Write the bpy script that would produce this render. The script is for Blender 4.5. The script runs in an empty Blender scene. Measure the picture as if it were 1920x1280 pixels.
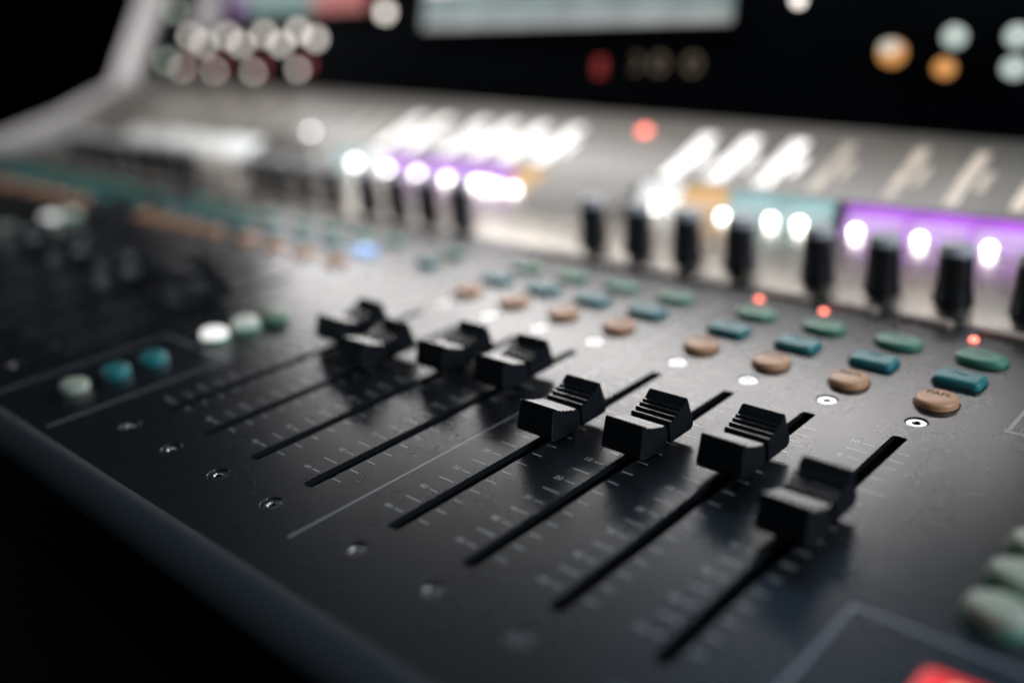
import bpy, bmesh, math, random
from mathutils import Matrix, Vector

random.seed(7)
S = 0.001                      # everything below is written in millimetres
sc = bpy.context.scene
COL = sc.collection

# ------------------------------------------------------------------ camera
cam_d = bpy.data.cameras.new('camera')
cam = bpy.data.objects.new('camera', cam_d)
COL.objects.link(cam)
yaw, pit, roll = 0.7757, 0.3722, -0.0772
fw = Vector((-math.sin(yaw) * math.cos(pit), math.cos(yaw) * math.cos(pit), -math.sin(pit)))
rt = fw.cross(Vector((0, 0, 1))).normalized()
up = rt.cross(fw)
r2 = rt * math.cos(roll) + up * math.sin(roll)
u2 = -rt * math.sin(roll) + up * math.cos(roll)
M = Matrix((r2, u2, -fw)).transposed().to_4x4()
M.translation = Vector((83.68, -117.56, 121.56)) * S
cam.matrix_world = M
cam_d.sensor_width = 36.0
cam_d.lens = 33.53
cam_d.clip_start = 0.005
cam_d.clip_end = 50
cam_d.dof.use_dof = True
cam_d.dof.focus_distance = 0.2535
cam_d.dof.aperture_fstop = 2.85
sc.camera = cam

# ------------------------------------------------------------------ world, lamps, exposure
w = bpy.data.worlds.new('World')
sc.world = w
w.use_nodes = True
bg = w.node_tree.nodes['Background']
bg.inputs['Color'].default_value = (0.16, 0.42, 0.62, 1)
bg.inputs['Strength'].default_value = 0.02


def area(name, loc, target, sx, sy, power, col):
    d = bpy.data.lights.new(name, 'AREA')
    d.shape = 'RECTANGLE'
    d.size, d.size_y = sx * S, sy * S
    d.energy = power
    d.color = col
    o = bpy.data.objects.new(name, d)
    COL.objects.link(o)
    o.location = Vector(loc) * S
    o.rotation_euler = (Vector(target) - Vector(loc)).to_track_quat('-Z', 'Y').to_euler()
    return o


area('side_lamp', (900, 150, 420), (-50, 60, 0), 500, 300, 5.0, (0.72, 0.85, 1.0))
area('added_top_fill', (330, 260, 600), (20, 60, 0), 260, 260, 1.1, (0.86, 0.93, 1.0))  # unseen fill from above, added to lift the printed scales
area('added_blue_fill', (-250, 1500, 1250), (0, 50, 0), 1500, 800, 1.7, (0.34, 0.64, 1.0))  # large blue fill added behind the housing to tint the near panel
area('added_left_fill', (-1350, -320, 230), (-880, 340, 60), 300, 200, 1.3, (0.86, 0.92, 1.0))  # added fill for the side frame, front lip and left-bank caps
cl = area('added_cheek_fill', (-1300, -150, 420), (-890, 300, 50), 160, 160, 0.27, (1.0, 0.96, 0.97))  # narrow fill added only to brighten the end cheek and side frame
cl.data.spread = math.radians(36)

for bx, by, bz, bw, bh, bp in ((-550, 350, 137, 260, 32, 0.34), (-256, 350, 126, 328, 44, 0.58), (-58, 345, 105, 68, 24, 0.05)):
    area('added_bar_fill', (bx, by, bz), (bx, 120, bz - 60), bw, bh, bp, (1.0, 0.965, 0.955))  # unseen strips added to brighten the panel, not fixtures of the console

vs = sc.view_settings
vs.view_transform = 'Standard'
vs.look = 'None'
vs.exposure = 0.0
vs.gamma = 1.0
vs.use_curve_mapping = False
sc.cycles.use_denoising = True
sc.cycles.max_bounces = 6
sc.cycles.sample_clamp_indirect = 6.0

SCREEN_L = 1.6                 # brightness of the touch screens' white pages


# ------------------------------------------------------------------ materials
def mat(name, col, rough=0.5, metal=0.0, spec=0.5, bump=None, rvar=0.0, sub=0.0, coat=0.0):
    m = bpy.data.materials.new(name)
    m.use_nodes = True
    nt = m.node_tree
    p = nt.nodes['Principled BSDF']
    p.inputs['Base Color'].default_value = (*col, 1)
    p.inputs['Roughness'].default_value = rough
    p.inputs['Metallic'].default_value = metal
    p.inputs['Specular IOR Level'].default_value = spec
    if coat:
        p.inputs['Coat Weight'].default_value = coat
    if sub:
        p.inputs['Subsurface Weight'].default_value = sub
        p.inputs['Subsurface Radius'].default_value = (1, 1, 1)
        p.inputs['Subsurface Scale'].default_value = 0.0012
    tc = nt.nodes.new('ShaderNodeTexCoord')
    if bump:
        n = nt.nodes.new('ShaderNodeTexNoise')
        n.inputs['Scale'].default_value = bump[0]
        n.inputs['Detail'].default_value = 3
        nt.links.new(tc.outputs['Object'], n.inputs['Vector'])
        b = nt.nodes.new('ShaderNodeBump')
        b.inputs['Strength'].default_value = bump[1]
        b.inputs['Distance'].default_value = bump[2]
        nt.links.new(n.outputs['Fac'], b.inputs['Height'])
        nt.links.new(b.outputs['Normal'], p.inputs['Normal'])
    if rvar:
        n2 = nt.nodes.new('ShaderNodeTexNoise')
        n2.inputs['Scale'].default_value = 38
        n2.inputs['Detail'].default_value = 6
        n2.inputs['Roughness'].default_value = 0.65
        nt.links.new(tc.outputs['Object'], n2.inputs['Vector'])
        mr = nt.nodes.new('ShaderNodeMapRange')
        mr.inputs['From Min'].default_value = 0.3
        mr.inputs['From Max'].default_value = 0.7
        mr.inputs['To Min'].default_value = rough - rvar
        mr.inputs['To Max'].default_value = rough + rvar
        nt.links.new(n2.outputs['Fac'], mr.inputs['Value'])
        nt.links.new(mr.outputs['Result'], p.inputs['Roughness'])
    return m


def emat(name, col, strength, base=(0.02, 0.02, 0.02), var=0.0, vscale=60):
    m = mat(name, base, 0.3)
    nt = m.node_tree
    p = nt.nodes['Principled BSDF']
    p.inputs['Emission Color'].default_value = (*col, 1)
    p.inputs['Emission Strength'].default_value = strength
    if var:
        tc = nt.nodes.new('ShaderNodeTexCoord')
        n = nt.nodes.new('ShaderNodeTexNoise')
        n.inputs['Scale'].default_value = vscale
        nt.links.new(tc.outputs['Object'], n.inputs['Vector'])
        mr = nt.nodes.new('ShaderNodeMapRange')
        mr.inputs['From Min'].default_value = 0.3
        mr.inputs['From Max'].default_value = 0.7
        mr.inputs['To Min'].default_value = strength * (1 - var)
        mr.inputs['To Max'].default_value = strength * (1 + var)
        nt.links.new(n.outputs['Fac'], mr.inputs['Value'])
        nt.links.new(mr.outputs['Result'], p.inputs['Emission Strength'])
    return m


M_PANEL = mat('powder_coated_panel', (0.014, 0.016, 0.019), 0.275, 0, 0.8, (2100, 0.35, 0.00012), rvar=0.005)
M_UPPER = mat('upper_panel_coat', (0.155, 0.143, 0.124), 0.34, 0, 0.6, (2600, 0.2, 0.0001), rvar=0.01)
M_KPAN = mat('knob_panel_metal', (0.50, 0.47, 0.425), 0.25, 1.0, 0.5, (2600, 0.2, 0.0001), rvar=0.01)
M_CAP = mat('black_cap_plastic', (0.013, 0.0145, 0.017), 0.27, 0, 0.5, (5000, 0.12, 0.00003), rvar=0.03)
M_SLOT = mat('slot_black', (0.003, 0.003, 0.003), 0.7, 0, 0.2)
M_PRINT = mat('printed_legend', (0.62, 0.63, 0.64), 0.28, 0, 0.8, (2100, 0.3, 0.00012))
M_LINE = mat('printed_line', (0.45, 0.45, 0.47), 0.28, 0, 0.8, (2100, 0.3, 0.00012))
M_OUTL = mat('printed_outline', (0.26, 0.27, 0.30), 0.28, 0, 0.8, (2100, 0.3, 0.00012))
M_STEEL = mat('screw_steel', (0.56, 0.56, 0.56), 0.26, 1.0, 0.5, (3000, 0.08, 0.00004))
M_ORANGE = mat('orange_rubber', (0.75, 0.38, 0.20), 0.40, 0, 0.8, (2500, 0.1, 0.00005), sub=0.25)
M_BLUE = mat('blue_rubber', (0.03, 0.26, 0.275), 0.40, 0, 0.8, (2500, 0.1, 0.00005), sub=0.2)
M_GREEN = mat('green_rubber', (0.09, 0.31, 0.20), 0.40, 0, 0.8, (2500, 0.1, 0.00005), sub=0.2)
M_PALE = mat('pale_green_rubber', (0.50, 0.55, 0.43), 0.45, 0, 0.5, (2500, 0.1, 0.00005), sub=0.25)
M_BEIGE = mat('beige_rubber', (0.44, 0.35, 0.29), 0.45, 0, 0.5, sub=0.2)
M_INK = mat('legend_ink', (0.006, 0.006, 0.008), 0.7, 0, 0.1)
M_KNOB = mat('black_knob_plastic', (0.012, 0.012, 0.013), 0.32, 0, 0.5, rvar=0.04)
M_KTOP = mat('grey_knob_top', (0.55, 0.55, 0.56), 0.35)
M_HOUS = mat('black_screen_housing', (0.0015, 0.0025, 0.004), 0.7, 0, 0.03, (900, 0.1, 0.00005))
M_FRAME = mat('grey_frame_metal', (0.64, 0.60, 0.585), 0.45, 0.0, 0.5, (1500, 0.1, 0.00005), rvar=0.05)
M_LIP = mat('front_lip_paint', (0.032, 0.038, 0.043), 0.75, 0, 0.12, (1600, 0.5, 0.0002), rvar=0.04)
M_DARK = mat('dark_room_paint', (0.005, 0.005, 0.005), 0.9, 0, 0.1, (30, 0.3, 0.002))
M_REDOFF = mat('unlit_lens', (0.10, 0.02, 0.02), 0.3)

E_RED = emat('red_light', (1.0, 0.20, 0.14), 4.5)
E_REDKEY = emat('red_lit_key', (1.0, 0.025, 0.035), 0.8, (0.3, 0.01, 0.01))
E_REDHOT = emat('red_key_hotspot', (1.0, 0.45, 0.30), 1.6)
E_BLUEKEY = emat('blue_lit_key', (0.25, 0.50, 0.95), 0.9, (0.1, 0.2, 0.5))
E_BLUEHOT = emat('blue_key_hotspot', (0.65, 0.82, 1.0), 2.2)
E_WHITEKEY = emat('white_lit_key', (0.95, 0.95, 0.90), 1.0, (0.6, 0.6, 0.6))
E_DIMWHITE = emat('dim_lit_key', (0.85, 0.90, 0.80), 0.28, (0.5, 0.55, 0.5))
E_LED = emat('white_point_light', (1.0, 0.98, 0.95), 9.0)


# ------------------------------------------------------------------ mesh helpers
def obj(name, bm, m, parent=None, loc=(0, 0, 0), smooth=False, mats=None):
    me = bpy.data.meshes.new(name)
    bmesh.ops.recalc_face_normals(bm, faces=bm.faces)
    for v in bm.verts:
        v.co *= S
    bm.to_mesh(me)
    bm.free()
    if smooth:
        for p in me.polygons:
            p.use_smooth = True
    for x in (mats or [m]):
        me.materials.append(x)
    o = bpy.data.objects.new(name, me)
    COL.objects.link(o)
    o.location = Vector(loc) * S
    if parent:
        o.parent = parent
    return o


def copy_tree(o, loc, parent):
    c = o.copy()
    COL.objects.link(c)
    c.parent = parent
    if loc is not None:
        c.location = Vector(loc) * S
    for ch in list(o.children):
        copy_tree(ch, None, c)
    return c


def box(bm, x0, x1, y0, y1, z0, z1, bev=0.0):
    r = bmesh.ops.create_cube(bm, size=1)
    vv = r['verts']
    for v in vv:
        v.co = Vector(((x0 + x1) / 2 + v.co.x * (x1 - x0), (y0 + y1) / 2 + v.co.y * (y1 - y0), (z0 + z1) / 2 + v.co.z * (z1 - z0)))
    if bev:
        ed = list({e for v in vv for e in v.link_edges})
        bmesh.ops.bevel(bm, geom=ed, offset=bev, segments=2, profile=0.5, affect='EDGES', clamp_overlap=True)


def rings(bm, loops, cap_bottom=False, cap_top=True):
    """loops: list of vertex-coordinate lists of equal length, joined in order"""
    prev = None
    first = None
    for lp in loops:
        vs_ = [bm.verts.new(p) for p in lp]
        if prev:
            n = len(vs_)
            for i in range(n):
                bm.faces.new((prev[i], prev[(i + 1) % n], vs_[(i + 1) % n], vs_[i]))
        else:
            first = vs_
        prev = vs_
    if cap_top:
        bm.faces.new(prev)
    if cap_bottom:
        bm.faces.new(list(reversed(first)))


def rrect(w_, h_, r, n=5, z=0.0, cx=0.0, cy=0.0):
    pts = []
    for (sx, sy, a0) in ((1, 1, 0), (-1, 1, 90), (-1, -1, 180), (1, -1, 270)):
        for k in range(n + 1):
            a = math.radians(a0 + 90 * k / n)
            pts.append((cx + sx * (w_ / 2 - r) + r * math.cos(a), cy + sy * (h_ / 2 - r) + r * math.sin(a), z))
    return pts


def ellipse(a, b, n=28, z=0.0, cx=0.0, cy=0.0):
    return [(cx + a * math.cos(2 * math.pi * k / n), cy + b * math.sin(2 * math.pi * k / n), z) for k in range(n)]


def lathe(bm, prof, n=28, cx=0, cy=0, cap_top=True, cap_bottom=False):
    rings(bm, [ellipse(r, r, n, z, cx, cy) for r, z in prof], cap_bottom, cap_top)


def prism_x(bm, prof, x0, x1, shrink=None):
    """closed profile in (y, z) swept along x; shrink(z) narrows the half width"""
    a, b = [], []
    for y, z in prof:
        s = shrink(z) if shrink else 0
        a.append(bm.verts.new((x0 + s, y, z)))
        b.append(bm.verts.new((x1 - s, y, z)))
    n = len(prof)
    for i in range(n):
        bm.faces.new((a[i], a[(i + 1) % n], b[(i + 1) % n], b[i]))
    bm.faces.new(a)
    bm.faces.new(list(reversed(b)))


def text_bm(s, size, x=0, y=0, z=0, bm=None, align='CENTER'):
    cu = bpy.data.curves.new('legend_text', 'FONT')
    cu.body = s
    cu.size = size
    cu.align_x = align
    cu.align_y = 'CENTER'
    cu.resolution_u = 3
    t = bpy.data.objects.new('legend_text', cu)
    me = t.to_mesh()
    bm = bm or bmesh.new()
    tmp = bmesh.new()
    tmp.from_mesh(me)
    vm = {v: bm.verts.new((v.co.x + x, v.co.y + y, v.co.z + z)) for v in tmp.verts}
    for f in tmp.faces:
        try:
            bm.faces.new([vm[v] for v in f.verts])
        except ValueError:
            pass
    tmp.free()
    t.to_mesh_clear()
    bpy.data.objects.remove(t)
    bpy.data.curves.remove(cu)
    return bm


def quad(bm, pts):
    bm.faces.new([bm.verts.new(p) for p in pts])


def flat(bm, x0, x1, y0, y1, z):
    quad(bm, ((x0, y0, z), (x1, y0, z), (x1, y1, z), (x0, y1, z)))


# ------------------------------------------------------------------ the setting
b = bmesh.new()
flat(b, -6000, 5000, -4000, 6000, -750)
o = obj('floor', b, M_DARK)
o['kind'] = 'structure'
b = bmesh.new()
box(b, -6100, 5000, 3000, 3100, -750, 2600)
o = obj('back_wall', b, M_DARK)
o['kind'] = 'structure'
b = bmesh.new()
box(b, -6100, -6000, -4000, 2999, -750, 2600)
o = obj('side_wall', b, M_DARK)
o['kind'] = 'structure'
b = bmesh.new()
box(b, -1500, 700, -60, 700, -110, -70, 3)
o = obj('table', b, M_DARK)
o['kind'] = 'structure'

# ------------------------------------------------------------------ the console
console = bpy.data.objects.new('mixing_console', None)
COL.objects.link(console)
console.location = (0, 0, -0.070)
console['label'] = 'dark grey audio mixing console with black faders, coloured keys and lit screens'
console['category'] = 'mixing console'
OFF = Vector((0, 0, 70))


def part(name, bm, m, parent=None, loc=(0, 0, 0), smooth=False, label=None, mats=None):
    if parent is None:
        o = obj(name, bm, m, console, Vector(loc) + OFF, smooth, mats)
    else:
        o = obj(name, bm, m, parent, loc, smooth, mats)
    if label:
        o['label'] = label
    return o


def dup(o, loc, label=None):
    c = copy_tree(o, Vector(loc) + OFF, console)
    if label:
        c['label'] = label
    elif 'label' in c:
        del c['label']
    return c


STRIP = [-186.8, -161.3, -135.9, -110.4, -76.4, -50.9, -25.5, 0.0]
BANKS = [0.0, -275.0, -550.0]
ALLX = [(bk, i, x + off) for bk, off in enumerate(BANKS) for i, x in enumerate(STRIP)]
COLS = [43.5, -231.0, -506.0, -781.0]
CAPY = [[76, 66.5, 79, 80.3, 63.5, 68.6, 74.2, 57.5],
        [68, 60, 74, 62, 70, 58, 74, 64],
        [60, 72, 66, 58, 70, 74, 62, 66]]
X0, X1 = -872.0, 240.0
YF, YB = -30.0, 199.0
YB2, ZB2 = 267.0, 4.6


# face panel: one sheet with real slots and screw recesses
b = bmesh.new()


def loop_edges(pts):
    vv = [b.verts.new(p) for p in pts]
    return [b.edges.new((vv[i], vv[(i + 1) % len(vv)])) for i in range(len(vv))]


edges = loop_edges([(X0, YF, 0), (X1, YF, 0), (X1, YB, 0), (X0, YB, 0)])
holes = []
for bk, i, x in ALLX:
    holes.append(loop_edges(rrect(4.0, 110.4, 0.9, 3, 0, x, 55)))
    holes.append(loop_edges(ellipse(3.15, 3.15, 24, 0, x, -10.9)))
    holes.append(loop_edges(ellipse(3.15, 3.15, 24, 0, x, 120.8)))
for h in holes:
    edges += h
bmesh.ops.triangle_fill(b, edges=edges, use_beauty=True, normal=(0, 0, 1))
for h in holes:
    hv = list({v for e in h for v in e.verts})
    cx = sum(v.co.x for v in hv) / len(hv)
    cy = sum(v.co.y for v in hv) / len(hv)
    r1 = bmesh.ops.extrude_edge_only(b, edges=h)['geom']
    nv = [g for g in r1 if isinstance(g, bmesh.types.BMVert)]
    ne = [g for g in r1 if isinstance(g, bmesh.types.BMEdge) and all(v in nv for v in g.verts)]
    for v in nv:                                    # a small softened rim, then the wall
        v.co.z = -0.22
        d = Vector((v.co.x - cx, 0 if abs(v.co.y - cy) < 50 and abs(v.co.x - cx) < 2.3 and len(hv) == 16 else v.co.y - cy, 0))
        if d.length:
            v.co -= d.normalized() * 0.18
    r1 = bmesh.ops.extrude_edge_only(b, edges=ne)['geom']
    for g in r1:
        if isinstance(g, bmesh.types.BMVert):
            g.co.z = -2.0
part('face_panel', b, M_PANEL)

# knob panel, meter panel, rear: one bent sheet each
b = bmesh.new()
prism_x(b, [(YB + 0.05, 0.0), (YB2, ZB2), (YB2, -20), (YB + 0.05, -20)], X0, X1)
part('knob_panel', b, M_KPAN)
KM = 0.36
YM0, ZM0, YM1 = 274.5, 17.2, 349.0
b = bmesh.new()
prism_x(b, [(YM0, ZM0), (YM1, ZM0 + KM * (YM1 - YM0)), (YM1, -20), (YM0, -20)], X0, X1)
part('meter_panel', b, M_UPPER)
b = bmesh.new()
prism_x(b, [(YB2 + 0.1, 3.5), (YM0 - 0.1, 16.5), (YM0 - 0.1, -20), (YB2 + 0.1, -20)], X0, X1)
part('display_bezel', b, M_UPPER)

for cx_ in COLS:
    b = bmesh.new()
    prism_x(b, [(240, ZB2 * (240 - YB) / (YB2 - YB) + 0.1), (273.0, 17.0), (273.0, 2), (240, 2)], cx_ - 30, cx_ + 30)
    part('panel_ramp', b, M_UPPER)

# front lip: rounded, wrapping down to the body
prof = [(YF - 0.15, 0.35)]
for k in range(25):
    a = math.radians(90 + 90 * k / 24)
    prof.append((YF - 3.0 + 6.5 * math.cos(a), 0.5 - 6.5 + 6.5 * math.sin(a)))
prof += [(YF - 9.3, -7.5), (YF - 8.6, -8.4), (YF - 0.15, -9)]
b = bmesh.new()
prism_x(b, prof, X0 - 28, X1)
part('front_lip', b, M_LIP, smooth=True)
b = bmesh.new()
box(b, X0, X1, YF + 2, 345, -66, -9.2)
part('body_shell', b, M_HOUS)

# left end cheek following the profile of the surface
b = bmesh.new()
prism_x(b, [(YF, 2.5), (190, 2.5), (270, 8 + 13), (349, 47), (352, 47), (352, -60), (YF, -60)], X0 - 28, X0 - 0.1)
bmesh.ops.bevel(b, geom=[e for e in b.edges if abs(e.verts[0].co.x - e.verts[1].co.x) < 0.01 and max(v.co.z for v in e.verts) > 2], offset=1.5, segments=3, affect='EDGES')
part('end_cheek', b, M_FRAME)

# fader slots: black troughs below the sheet
b = bmesh.new()
x_, y0_, y1_ = 3.2, -1.0, 111.0
box(b, -x_, x_, y0_, y1_, -9.0, -8.0)
box(b, -x_, -x_ + 0.8, y0_, y1_, -7.99, -2.05)
box(b, x_ - 0.8, x_, y0_, y1_, -7.99, -2.05)
box(b, -x_ + 0.81, x_ - 0.81, y0_, y0_ + 0.6, -7.99, -2.05)
box(b, -x_ + 0.81, x_ - 0.81, y1_ - 0.6, y1_, -7.99, -2.05)
proto = None
for bk, i, x in ALLX:
    if proto is None:
        proto = part('fader_slot', b, M_SLOT, loc=(x, 0, 0))
    else:
        dup(proto, (x, 0, 0))

# printed scales
NUMS = [(101.4, '10'), (92.6, '5'), (79.5, '0'), (66.4, '5'), (53.4, '10'), (41.4, '20'), (29.7, '30'), (18.0, '40'), (6.4, '\u221e')]
b = bmesh.new()
Z = 0.012
for y, s in NUMS:
    if s == '\u221e':
        for sx in (-1, 1):
            c0 = -8.55 + sx * 0.62
            o1 = ellipse(0.66, 0.62, 14, Z, c0, y)
            o2 = ellipse(0.42, 0.38, 14, Z, c0, y)
            v1 = [b.verts.new(p) for p in o1]
            v2 = [b.verts.new(p) for p in o2]
            for k in range(14):
                b.faces.new((v1[k], v1[(k + 1) % 14], v2[(k + 1) % 14], v2[k]))
    else:
        text_bm(s, 2.5, -8.5, y, Z, b)
    flat(b, -6.3, -3.3, y - 0.16, y + 0.16, Z)
ys = [n[0] for n in NUMS]
for k in range(len(ys) - 1):
    y = (ys[k] + ys[k + 1]) / 2
    flat(b, -8.8, -3.3, y - 0.16, y + 0.16, Z)
    flat(b, 2.7, 6.0, y - 0.16, y + 0.16, Z)
for y in ys:
    flat(b, 2.7, 8.8 if abs(y - 79.5) < 1 else 6.0, y - 0.16, y + 0.16, Z)
proto = None
for bk, i, x in ALLX:
    if proto is None:
        proto = part('fader_scale', b, M_PRINT, loc=(x, 0, 0))
    else:
        dup(proto, (x, 0, 0))

# printed bank dividers and outlines round the key columns
b = bmesh.new()
flat(b, -0.28, 0.28, -17.7, 190, 0.012)
proto = part('divider_line', b, M_LINE, loc=(-93.5, 0, 0))
for off in BANKS[1:]:
    dup(proto, (-93.5 + off, 0, 0))
b = bmesh.new()
lw = 1.1
Z = 0.012
SEC = [(-22.5, 22.5, -27, 37.5), (-22.5, 22.5, 127.7, 192)]
for (x0, x1, y0, y1) in SEC:
    b = bmesh.new()
    ro = [b.verts.new(p) for p in ((x0, y0, Z), (x1, y0, Z), (x1, y1, Z), (x0, y1, Z))]
    yf = y0 + lw if y0 > 0 else y0               # the lower outline is open towards the front edge
    ri = [b.verts.new(p) for p in ((x0 + lw, yf, Z), (x1 - lw, yf, Z), (x1 - lw, y1 - lw, Z), (x0 + lw, y1 - lw, Z))]
    for k in range(4):
        if k or y0 > 0:
            b.faces.new((ro[k], ro[(k + 1) % 4], ri[(k + 1) % 4], ri[k]))
    proto = None
    for x in COLS:
        if proto is None:
            proto = part('section_outline', b, M_OUTL, loc=(x - 1, 0, 0))
        else:
            dup(proto, (x, 0, 0))

# countersunk socket screws
b = bmesh.new()
rings(b, [ellipse(3.1, 3.1, 24, -1.9), ellipse(2.75, 2.75, 24, -0.55), ellipse(2.65, 2.65, 24, -0.38), ellipse(2.3, 2.3, 24, -0.33),
          ellipse(1.25, 1.25, 24, -0.335),
          [((0.95 if k % 4 else 1.12) * math.cos(2 * math.pi * k / 24), (0.95 if k % 4 else 1.12) * math.sin(2 * math.pi * k / 24), -0.62) for k in range(24)],
          [(0.88 * math.cos(2 * math.pi * k / 24), 0.88 * math.sin(2 * math.pi * k / 24), -1.6) for k in range(24)]])
b.faces.ensure_lookup_table()
for f in b.faces:
    if f.calc_center_median().z < -0.63 and f.calc_center_median().xy.length < 1.15:
        f.material_index = 1
proto = None
for bk, i, x in ALLX:
    for y in (-10.9, 120.8):
        if proto is None:
            proto = part('countersunk_screw', b, M_STEEL, loc=(x, y, 0), mats=[M_STEEL, M_SLOT], smooth=False)
        else:
            d = dup(proto, (x, y, 0))
            d.rotation_euler.z = random.uniform(0, 1)


# ------------------------------------------------------------------ fader caps
def cap_bm():
    b = bmesh.new()

    def sh(z):
        return -0.055 * (11.5 - z)
    half = 6.0
    # rear half (y > 0), mirrored for the front half; ribs are small steps of the saddle
    rear = [(1.05, 2.4), (1.05, 7.9), (1.25, 8.22), (1.6, 8.27), (2.85, 8.19), (3.05, 8.05), (3.2, 8.8), (3.35, 8.88), (4.55, 8.80), (4.75, 8.68),
            (4.9, 9.36), (5.05, 9.42), (6.0, 9.36), (6.15, 9.26), (6.3, 9.84), (6.45, 9.9), (7.2, 9.85), (7.35, 9.8), (8.3, 10.7), (9.3, 11.5),
            (9.6, 11.7), (10.1, 11.62), (12.1, 4.3), (11.9, 3.1), (11.0, 2.4)]
    prism_x(b, rear, -half, half, sh)
    front = [(-1.05, 2.4), (-1.05, 7.9), (-1.25, 8.18), (-2.9, 8.28), (-3.05, 8.72), (-4.55, 8.80), (-4.7, 9.22), (-6.05, 9.30), (-6.2, 9.78), (-7.45, 9.87),
             (-7.6, 10.32), (-8.6, 10.42), (-8.75, 10.8), (-9.5, 11.3), (-9.9, 11.5), (-10.3, 11.4),
             (-12.1, 4.3), (-11.9, 3.1), (-11.0, 2.4)]
    prism_x(b, front, -half, half, sh)
    prism_x(b, [(-1.04, 3.0), (-1.04, 7.0), (1.04, 7.0), (1.04, 3.0)], -half + 0.7, half - 0.7, sh)
    ed = []
    for e in b.edges:
        m = (e.verts[0].co + e.verts[1].co) / 2
        if abs(e.verts[0].co.x - e.verts[1].co.x) > 1 and abs(m.y) > 9 and (m.z < 3 or m.z > 11.3):
            continue
        if abs(m.x) > 5 and abs(e.verts[0].co.x - e.verts[1].co.x) < 1 and abs(m.y) > 9.7:
            ed.append(e)
    bmesh.ops.bevel(b, geom=ed, offset=0.3, segments=2, profile=0.5, affect='EDGES', clamp_overlap=True)
    return b


proto = None
for bk, i, x in ALLX:
    y = CAPY[bk][i]
    if proto is None:
        proto = part('fader_cap', cap_bm(), M_CAP, loc=(x, y, 0))
        s_ = bmesh.new()
        box(s_, -1.3, 1.3, -3.4, 3.4, -7.5, 2.9, 0.2)
        part('stem', s_, M_SLOT, proto)
    else:
        dup(proto, (x, y, 0))


# ------------------------------------------------------------------ keys
def key_bm(kind, h, a, c, r=2.0):
    b = bmesh.new()

    def lp(k, z):
        if kind == 'round':
            return ellipse(a * k, c * k, 32, z)
        if kind == 'lens':
            pts = []
            for j in range(32):
                t = 2 * math.pi * j / 32
                ct, st = math.cos(t), math.sin(t)
                pts.append((a * k * math.copysign(abs(ct) ** 0.9, ct), c * k * math.copysign(abs(st) ** 0.85, st), z))
            return pts
        d = (1 - k) * min(a, c)
        return rrect(2 * (a - d), 2 * (c - d), max(r - d * 0.6, 0.4), 7, z)
    rings(b, [lp(1.0, 0.03), lp(1.0, h * 0.62), lp(0.975, h * 0.8), lp(0.92, h * 0.93), lp(0.84, h), lp(0.6, h * 1.05), lp(0.3, h * 1.07)])
    return b


def ring_base(kind, a, c, r=2.0):
    b = bmesh.new()
    if kind == 'rect':
        rings(b, [rrect(2 * a + 0.9, 2 * c + 0.9, r + 0.3, 7, 0.04)])
    else:
        rings(b, [ellipse(a + 0.45, c + 0.45, 32, 0.04)])
    return b


def make_key(name, kind, h, a, c, m, loc, legend=None, size=2.6, label=None, ly=1.0, r=2.0):
    k = part(name, key_bm(kind, h, a, c, r), m, loc=loc, smooth=True, label=label)
    part('key_gap', ring_base(kind, a, c, r), M_SLOT, k)
    if legend:
        part('key_legend', text_bm(legend, size, 0, ly, h * 1.07 + 0.06), M_INK, k)
    return k


rows = [('listen_key', 'round', 2.2, 5.8, 5.8, M_ORANGE, 134.8, 'PAFL', 3.3, 1.6),
        ('mix_key', 'rect', 2.3, 6.9, 4.3, M_BLUE, 152.2, 'Mix', 2.8, 0.6),
        ('mute_key', 'lens', 2.2, 7.5, 5.0, M_GREEN, 170.6, 'Mute', 2.8, 0.6)]
for name, kind, h, a, c, m, y, leg, size, ly in rows:
    proto = None
    for bk, i, x in ALLX:
        lit = name == 'mix_key' and bk == 1 and i == 7
        if lit:
            k = make_key(name, kind, h, a, c, E_BLUEKEY, (x, y, 0), leg, size, 'lit blue mix key glowing on the middle bank', ly)
            hs = bmesh.new()
            rings(hs, [ellipse(2.4, 2.4, 20, h * 1.07 + 0.03)])
            part('key_light', hs, E_BLUEHOT, k)
        elif proto is None:
            proto = make_key(name, kind, h, a, c, m, (x, y, 0), leg, size, None, ly)
        else:
            dup(proto, (x, y, 0))

proto = None
for bk, i, x in ALLX:
    if proto is None:
        proto = make_key('select_key', 'rect', 1.7, 8.6, 2.3, M_BEIGE, (x, 194.2, 0), r=1.2)
    else:
        dup(proto, (x, 194.2, 0))

# peak lights, three of them lit red
b = bmesh.new()
lathe(b, [(1.35, 0.02), (1.3, 0.5), (1.0, 0.9), (0.5, 1.1)], 16)
b2 = b.copy()
off_p = on_p = None
for bk, i, x in ALLX:
    loc = (x - 7.6, 186.4, 0)
    if bk == 0 and i in (4, 5, 7):
        if on_p is None:
            on_p = part('peak_light', b2, E_RED, loc=loc, label='peak light lit red')
        else:
            dup(on_p, loc, 'peak light lit red')
    elif off_p is None:
        off_p = part('peak_light', b, M_REDOFF, loc=loc)
    else:
        dup(off_p, loc)

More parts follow.
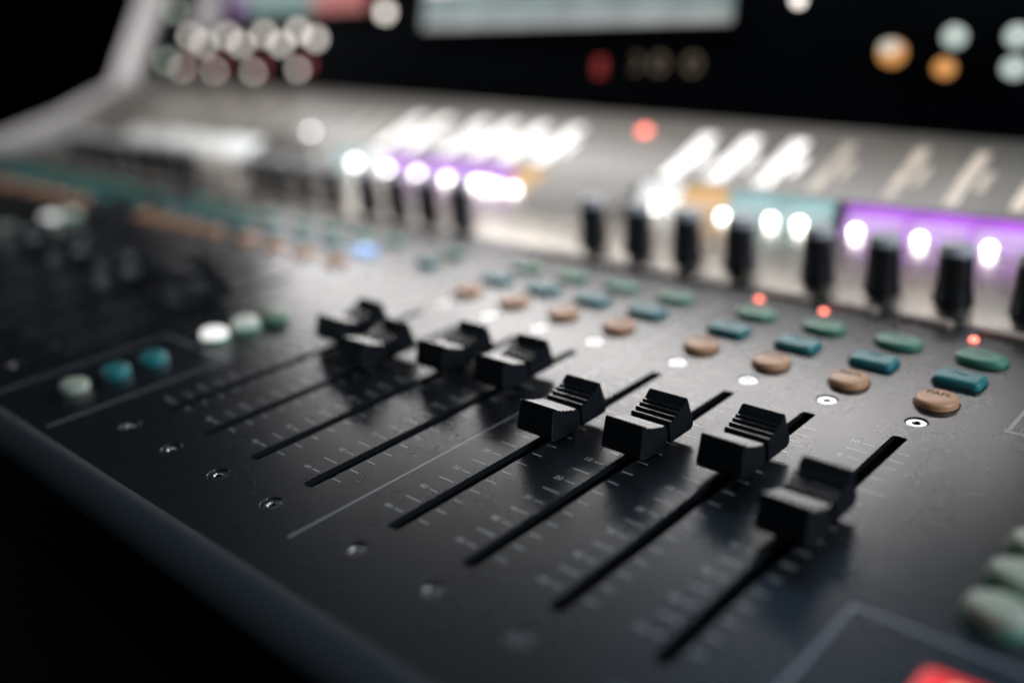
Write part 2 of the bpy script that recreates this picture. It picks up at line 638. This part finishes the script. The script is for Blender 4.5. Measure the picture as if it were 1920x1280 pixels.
# column keys between the banks
lit_cols = {(1, 45.0): E_WHITEKEY, (1, 58.5): E_DIMWHITE, (2, 98.0): E_WHITEKEY, (2, 110.0): E_DIMWHITE}
for ci, x in enumerate(COLS):
    for y in (45.0, 58.5, 71.6, 98.0, 110.0):
        if ci in (0, 1, 3) and y > 90:
            continue
        if ci == 3 and y > 60:
            continue
        m = lit_cols.get((ci, y), M_PALE)
        yy = y + (3.2 if ci == 0 else 0)
        k = make_key('function_key', 'round', 4.2, 6.0, 4.7, m, (x, yy, 0), label='white lit function key' if m is E_WHITEKEY else None)
        b = bmesh.new()
        lathe(b, [(1.0, 0.05), (1.0, 1.5), (0.93, 1.9)], 28, cap_top=False)
        for v in b.verts:
            v.co.x *= 6.6
            v.co.y *= 5.3
        part('key_skirt', b, M_GREEN, k, smooth=True)
    for y, m in ((20.3, M_BLUE), (6.3, M_BLUE), (-8.4, M_PALE)):
        if ci == 0:
            if y < 20:
                continue
            k = make_key('cue_key', 'rect', 3.2, 7.6, 5.2, E_REDKEY, (x + 3.0, 20.0, 0), label='cue key glowing red', r=2.2)
            hs = bmesh.new()
            rings(hs, [ellipse(2.2, 2.2, 20, 3.2 * 1.07 + 0.05)])
            part('key_light', hs, E_REDHOT, k)
        else:
            make_key('cue_key', 'round', 3.0, 5.6, 4.6, m, (x, y, 0))
    if ci in (1, 2):
        make_key('layer_key', 'rect', 2.6, 4.5, 3.6, M_BLUE, (x, 152.8, 0))
        make_key('layer_key', 'rect', 2.6, 4.5, 3.6, M_GREEN, (x, 168.8, 0))

# ------------------------------------------------------------------ knobs, channel displays, meters
KT = math.atan2(ZB2, YB2 - YB)


def zk(y):
    return (y - YB) * ZB2 / (YB2 - YB)


b = bmesh.new()
lathe(b, [(7.0, 0.05), (7.0, 1.6), (6.5, 2.6), (6.1, 9), (5.8, 16.0), (5.6, 17.0)], 32)
knob = part('rotary_knob', b, M_KNOB, loc=(STRIP[0], 217.5, zk(217.5)), smooth=True)
b = bmesh.new()
lathe(b, [(5.65, 17.02), (5.55, 19.2), (4.9, 20.2), (3.2, 20.5)], 32)
part('knob_top', b, M_KTOP, knob, smooth=True)
for bk, i, x in ALLX:
    if bk == 0 and i == 0:
        continue
    dup(knob, (x, 217.5, zk(217.5)))

LCD = dict(white=(0.95, 0.97, 0.98), orange=(0.95, 0.52, 0.16), cyan=(0.42, 0.72, 0.74), purple=(0.50, 0.14, 0.82), cream=(0.80, 0.80, 0.76), dim=(0.45, 0.44, 0.41))
LST = dict(white=1.2, orange=0.9, cyan=0.8, purple=1.1, cream=0.95, dim=0.8)
LMAT = {k: emat('channel_display_' + k, v, LST[k], var=0.15) for k, v in LCD.items()}
NMAT = {k: emat('name_field_' + k, tuple(c * 0.62 + 0.38 * 0.95 for c in v), LST[k], var=0.25, vscale=110) for k, v in LCD.items()}
LPLAN = [['white', 'orange', 'cyan', 'cyan', 'purple', 'purple', 'purple', 'purple'],
         ['dim', 'cyan', 'white', 'purple', 'purple', 'purple', 'purple', 'orange'],
         ['dim', 'dim', 'dim', 'cream', 'cream', 'cream', 'white', 'white']]
protos = {}
for bk, i, x in ALLX:
    kind = LPLAN[bk][i]
    w0 = 12.6 if i not in (3, 4) else 13.4
    cx = x + (0.8 if i == 3 else -0.8 if i == 4 else 0)
    key = (kind, w0)
    if key not in protos:
        b = bmesh.new()
        prism_x(b, [(267.05, 3.9), (273.6, 16.6), (274.1, 16.3), (267.6, 3.6)], -w0, w0)
        nb = bmesh.new()
        prism_x(nb, [(267.05, 4.3), (271.4, 12.7), (271.36, 12.75), (267.0, 4.35)], -w0 + 0.7, w0 - 0.7)
        protos[key] = part('channel_display', b, LMAT[kind], loc=(cx, 0, 0), label=kind + ' lit channel display' if kind not in ('dim', 'cream') else None)
        part('name_field', nb, NMAT[kind], protos[key])
    else:
        dup(protos[key], (cx, 0, 0), kind + ' lit channel display' if kind not in ('dim', 'cream') else None)

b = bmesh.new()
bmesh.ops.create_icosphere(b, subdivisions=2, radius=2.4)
proto = None
for x, z in ((-207, 5), (-187, 5), (-174, 6), (-149, 7), (-124, 8), (-110, 8), (-84, 8), (-57, 8), (-30, 8), (-10, 8),
             (-427, 11), (-394, 9), (-365, 9), (-338, 8), (-313, 8), (-304, 8), (-295, 7), (-283, 7)):
    if proto is None:
        proto = part('display_light', b, E_LED, loc=(x, 267.8, z - 1.6), smooth=True)
    else:
        dup(proto, (x, 267.8, z - 1.6))

LIT_STATUS = emat('status_white', (1.0, 0.98, 0.95), 7.0)
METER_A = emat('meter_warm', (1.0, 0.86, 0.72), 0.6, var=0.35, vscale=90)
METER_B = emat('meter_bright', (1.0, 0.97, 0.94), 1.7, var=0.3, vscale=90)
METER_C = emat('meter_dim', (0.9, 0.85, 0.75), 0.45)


def mz(y):
    return ZM0 + KM * (y - YM0)


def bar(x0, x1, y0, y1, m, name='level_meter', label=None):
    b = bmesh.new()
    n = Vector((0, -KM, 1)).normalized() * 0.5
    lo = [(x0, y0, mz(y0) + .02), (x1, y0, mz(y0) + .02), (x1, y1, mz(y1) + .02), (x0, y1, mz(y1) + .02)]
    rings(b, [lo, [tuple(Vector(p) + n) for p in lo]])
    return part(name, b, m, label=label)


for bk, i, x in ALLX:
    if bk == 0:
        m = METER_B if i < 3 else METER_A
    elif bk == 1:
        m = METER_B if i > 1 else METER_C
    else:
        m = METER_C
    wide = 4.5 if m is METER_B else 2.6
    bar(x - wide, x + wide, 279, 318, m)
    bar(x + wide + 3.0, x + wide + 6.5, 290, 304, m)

for x, y, m, lab in ((-228, 317, E_RED, 'warning light lit red'), (-500, 288, LIT_STATUS, 'status light lit white')):
    b = bmesh.new()
    lathe(b, [(3.4, 0.05), (3.3, 1.2), (2.2, 1.9)] if m is E_RED else [(2.4, .05), (2.2, 1.0), (1.4, 1.4)], 20)
    o = part('status_light', b, m, loc=(x, y, mz(y)), label=lab)
    o.rotation_euler.x = math.atan(KM)

# ------------------------------------------------------------------ the screen housing
UPV = Vector((0, .25, 1)).normalized()
NRM = Vector((.023, 1, -.25)).normalized() * -1     # towards the operator


def H(u, v, n=0.0):
    return Vector((u, 337 - .023 * (u + 347), 39.7)) + UPV * v + NRM * n


def slab(bm, u0, u1, v0, v1, n0, n1, slant0=0, slant1=0):
    lo = [H(u0, v0, n0), H(u1, v0, n0), H(u1 + slant1, v1, n0), H(u0 + slant0, v1, n0)]
    hi = [H(u0, v0, n1), H(u1, v0, n1), H(u1 + slant1, v1, n1), H(u0 + slant0, v1, n1)]
    rings(bm, [lo, hi], cap_bottom=True)


b = bmesh.new()
slab(b, -885, X1, -8, 250, -60, 0, 60, 0)
part('screen_housing', b, M_HOUS)
b = bmesh.new()
slab(b, -940, -886, -12, 252, -62, 3, 195, 195)
bmesh.ops.bevel(b, geom=list(b.edges), offset=1.5, segments=2, affect='EDGES')
part('side_frame', b, M_FRAME)

SC_PAGE = emat('screen_page', (1.0, 0.97, 0.93), SCREEN_L, var=0.15, vscale=14)
SC_PAGE2 = emat('second_screen_page', (0.95, 0.97, 1.0), 1.0, var=0.15, vscale=14)
SC_BAR = emat('screen_tool_bar', (0.44, 0.56, 0.55), 0.52, var=0.2, vscale=40)
SC_BAR2 = emat('screen_status_bar', (0.62, 0.64, 0.64), 0.62, var=0.15, vscale=40)
SC_PURP = emat('screen_purple_block', (0.16, 0.05, 0.22), 0.8)
SC_TEAL = emat('screen_teal_block', (0.20, 0.36, 0.33), 0.7)
SC_CORAL = emat('screen_red_block', (0.62, 0.16, 0.14), 0.7)
SC_DARK = emat('screen_dark_block', (0.03, 0.04, 0.06), 0.5)


def screen(u0, u1, v0, v1, blocks, bezel=None, label=None):
    b = bmesh.new()
    slab(b, u0 - 6, u1 + 6, v0 - 5, v1 + 6, 0.1, 2.0)
    t = part('touch_screen', b, M_HOUS, label=label)
    for nm, a0, a1, c0, c1, m in blocks:
        b = bmesh.new()
        slab(b, u0 + (u1 - u0) * a0, u0 + (u1 - u0) * a1, v0 + c0, v0 + c1, 2.05, 2.5)
        part(nm, b, m, t)
    return t


screen(-436, -190, 48, 215, [('status_bar', 0, 1, 0, 6, SC_BAR2), ('tool_bar', 0, 1, 6.2, 24, SC_BAR), ('screen_page', 0, 1, 24.2, 96, SC_PAGE), ('dark_page', 0, 1, 96.2, 165, SC_DARK)],
       label='touch screen with grey tool bar along its lower edge')
screen(-700, -503, 62, 215, [('colour_block', 0, .18, 0, 16, SC_PURP), ('colour_block', .182, .66, 0, 16, SC_TEAL), ('colour_block', .662, 1, 0, 16, SC_CORAL),
                             ('tool_bar', 0, 1, 16.2, 26, SC_BAR), ('screen_page', 0, 1, 26.2, 90, SC_PAGE2), ('dark_page', 0, 1, 90.2, 150, SC_DARK)],
       label='touch screen with purple, teal and red blocks')
b = bmesh.new()
slab(b, -752, -718, 50, 250, 0.2, 4, 40, 40)
part('screen_trim', b, M_FRAME)

# round lights and keys on the housing
LIT_CREAM = emat('lit_cream', (1.0, 0.92, 0.84), 3.0)
LIT_GREEN = emat('lit_pale_green', (0.72, 0.85, 0.70), 2.2)
LIT_PINK = emat('lit_red_ring', (0.75, 0.10, 0.14), 0.8)
LIT_ORANGE = emat('lit_orange', (0.95, 0.42, 0.12), 0.75)
LIT_PALE = emat('lit_key_pale', (0.66, 0.78, 0.72), 0.75)
LIT_PEACH = emat('lit_key_peach', (0.90, 0.78, 0.66), 0.8)
LIT_AMBER = emat('amber_digit', (0.95, 0.75, 0.5), 0.16)
LIT_RDIG = emat('red_digit', (0.9, 0.10, 0.08), 0.5)


def disc(name, u, v, r, m, n1=3.0, label=None, rv=None):
    b = bmesh.new()
    rv = rv or r
    k = 20
    lo = [H(u + r * math.cos(2 * math.pi * j / k), v + rv * math.sin(2 * math.pi * j / k), 0.1) for j in range(k)]
    hi = [H(u + r * math.cos(2 * math.pi * j / k), v + rv * math.sin(2 * math.pi * j / k), n1) for j in range(k)]
    hi2 = [H(u + .8 * r * math.cos(2 * math.pi * j / k), v + .8 * rv * math.sin(2 * math.pi * j / k), n1 + r * .2) for j in range(k)]
    rings(b, [lo, hi, hi2])
    return part(name, b, m, label=label)


for u, v in ((-798, 69), (-812, 23)):
    disc('housing_light', u, v, 3.6, LIT_GREEN, label='pale green housing light')
for u, v in ((-480, 60), (-154, 58)):
    disc('housing_light', u, v, 4.2 if u < -400 else 2.5, LIT_CREAM)
for u, v in ((-765, 45), (-741, 38), (-700, 45), (-676, 38), (-640, 46), (-614, 38), (-590, 48), (-565, 42)):
    disc('encoder_light', u, v, 4.0, LIT_CREAM)
for u, v in ((-780, 16), (-720, 15), (-655, 15), (-588, 18)):
    disc('encoder_light', u, v, 2.6, LIT_CREAM)
    disc('encoder_ring', u + 12, v + 4, 3.4, LIT_PINK, label='red lit ring beside an encoder')

for u, v, m in ((-102, 33, 'p'), (-75, 40, 'g'), (-77, 26.5, 'o'), (-49, 40, 'g'), (-48, 27, 'g'), (-22, 33, 'p')):
    if m == 'g':
        disc('screen_key', u, v, 4.7, LIT_PALE, 5)
    elif m == 'o':
        disc('screen_key', u, v, 4.2, LIT_ORANGE, 5, label='lit orange screen key')
    else:
        k = disc('screen_key', u, v, 5.8, LIT_ORANGE, 5, label='large orange key with pale top')
        b = bmesh.new()
        lo = [H(u + 5.0 * math.cos(a), v + 2.0 + 3.4 * math.sin(a), 6.6) for a in [2 * math.pi * j / 20 for j in range(20)]]
        rings(b, [lo])
        o = obj('key_light', b, LIT_PEACH)
        o.parent = k

# small lit symbols under the middle screen
b = bmesh.new()
for k in range(4):
    slab(b, -280, -273, 20 + k * 2.6, 21.4 + k * 2.6, 0.1, 0.6)
part('lit_symbol', b, LIT_RDIG, label='small red lit bars')
for u, kind in ((-252, 0), (-234, 1), (-212, 1)):
    b = bmesh.new()
    k = 20
    for j in range(k):
        if kind == 0 and 4 < j < 15:
            continue
        a0, a1 = 2 * math.pi * j / k, 2 * math.pi * (j + 1) / k
        ps = [H(u + r * math.cos(a), 27 + r * math.sin(a), 0.6) for r, a in ((5.2, a0), (5.2, a1), (3.4, a1), (3.4, a0))]
        quad(b, ps)
    part('lit_symbol', b, LIT_AMBER)
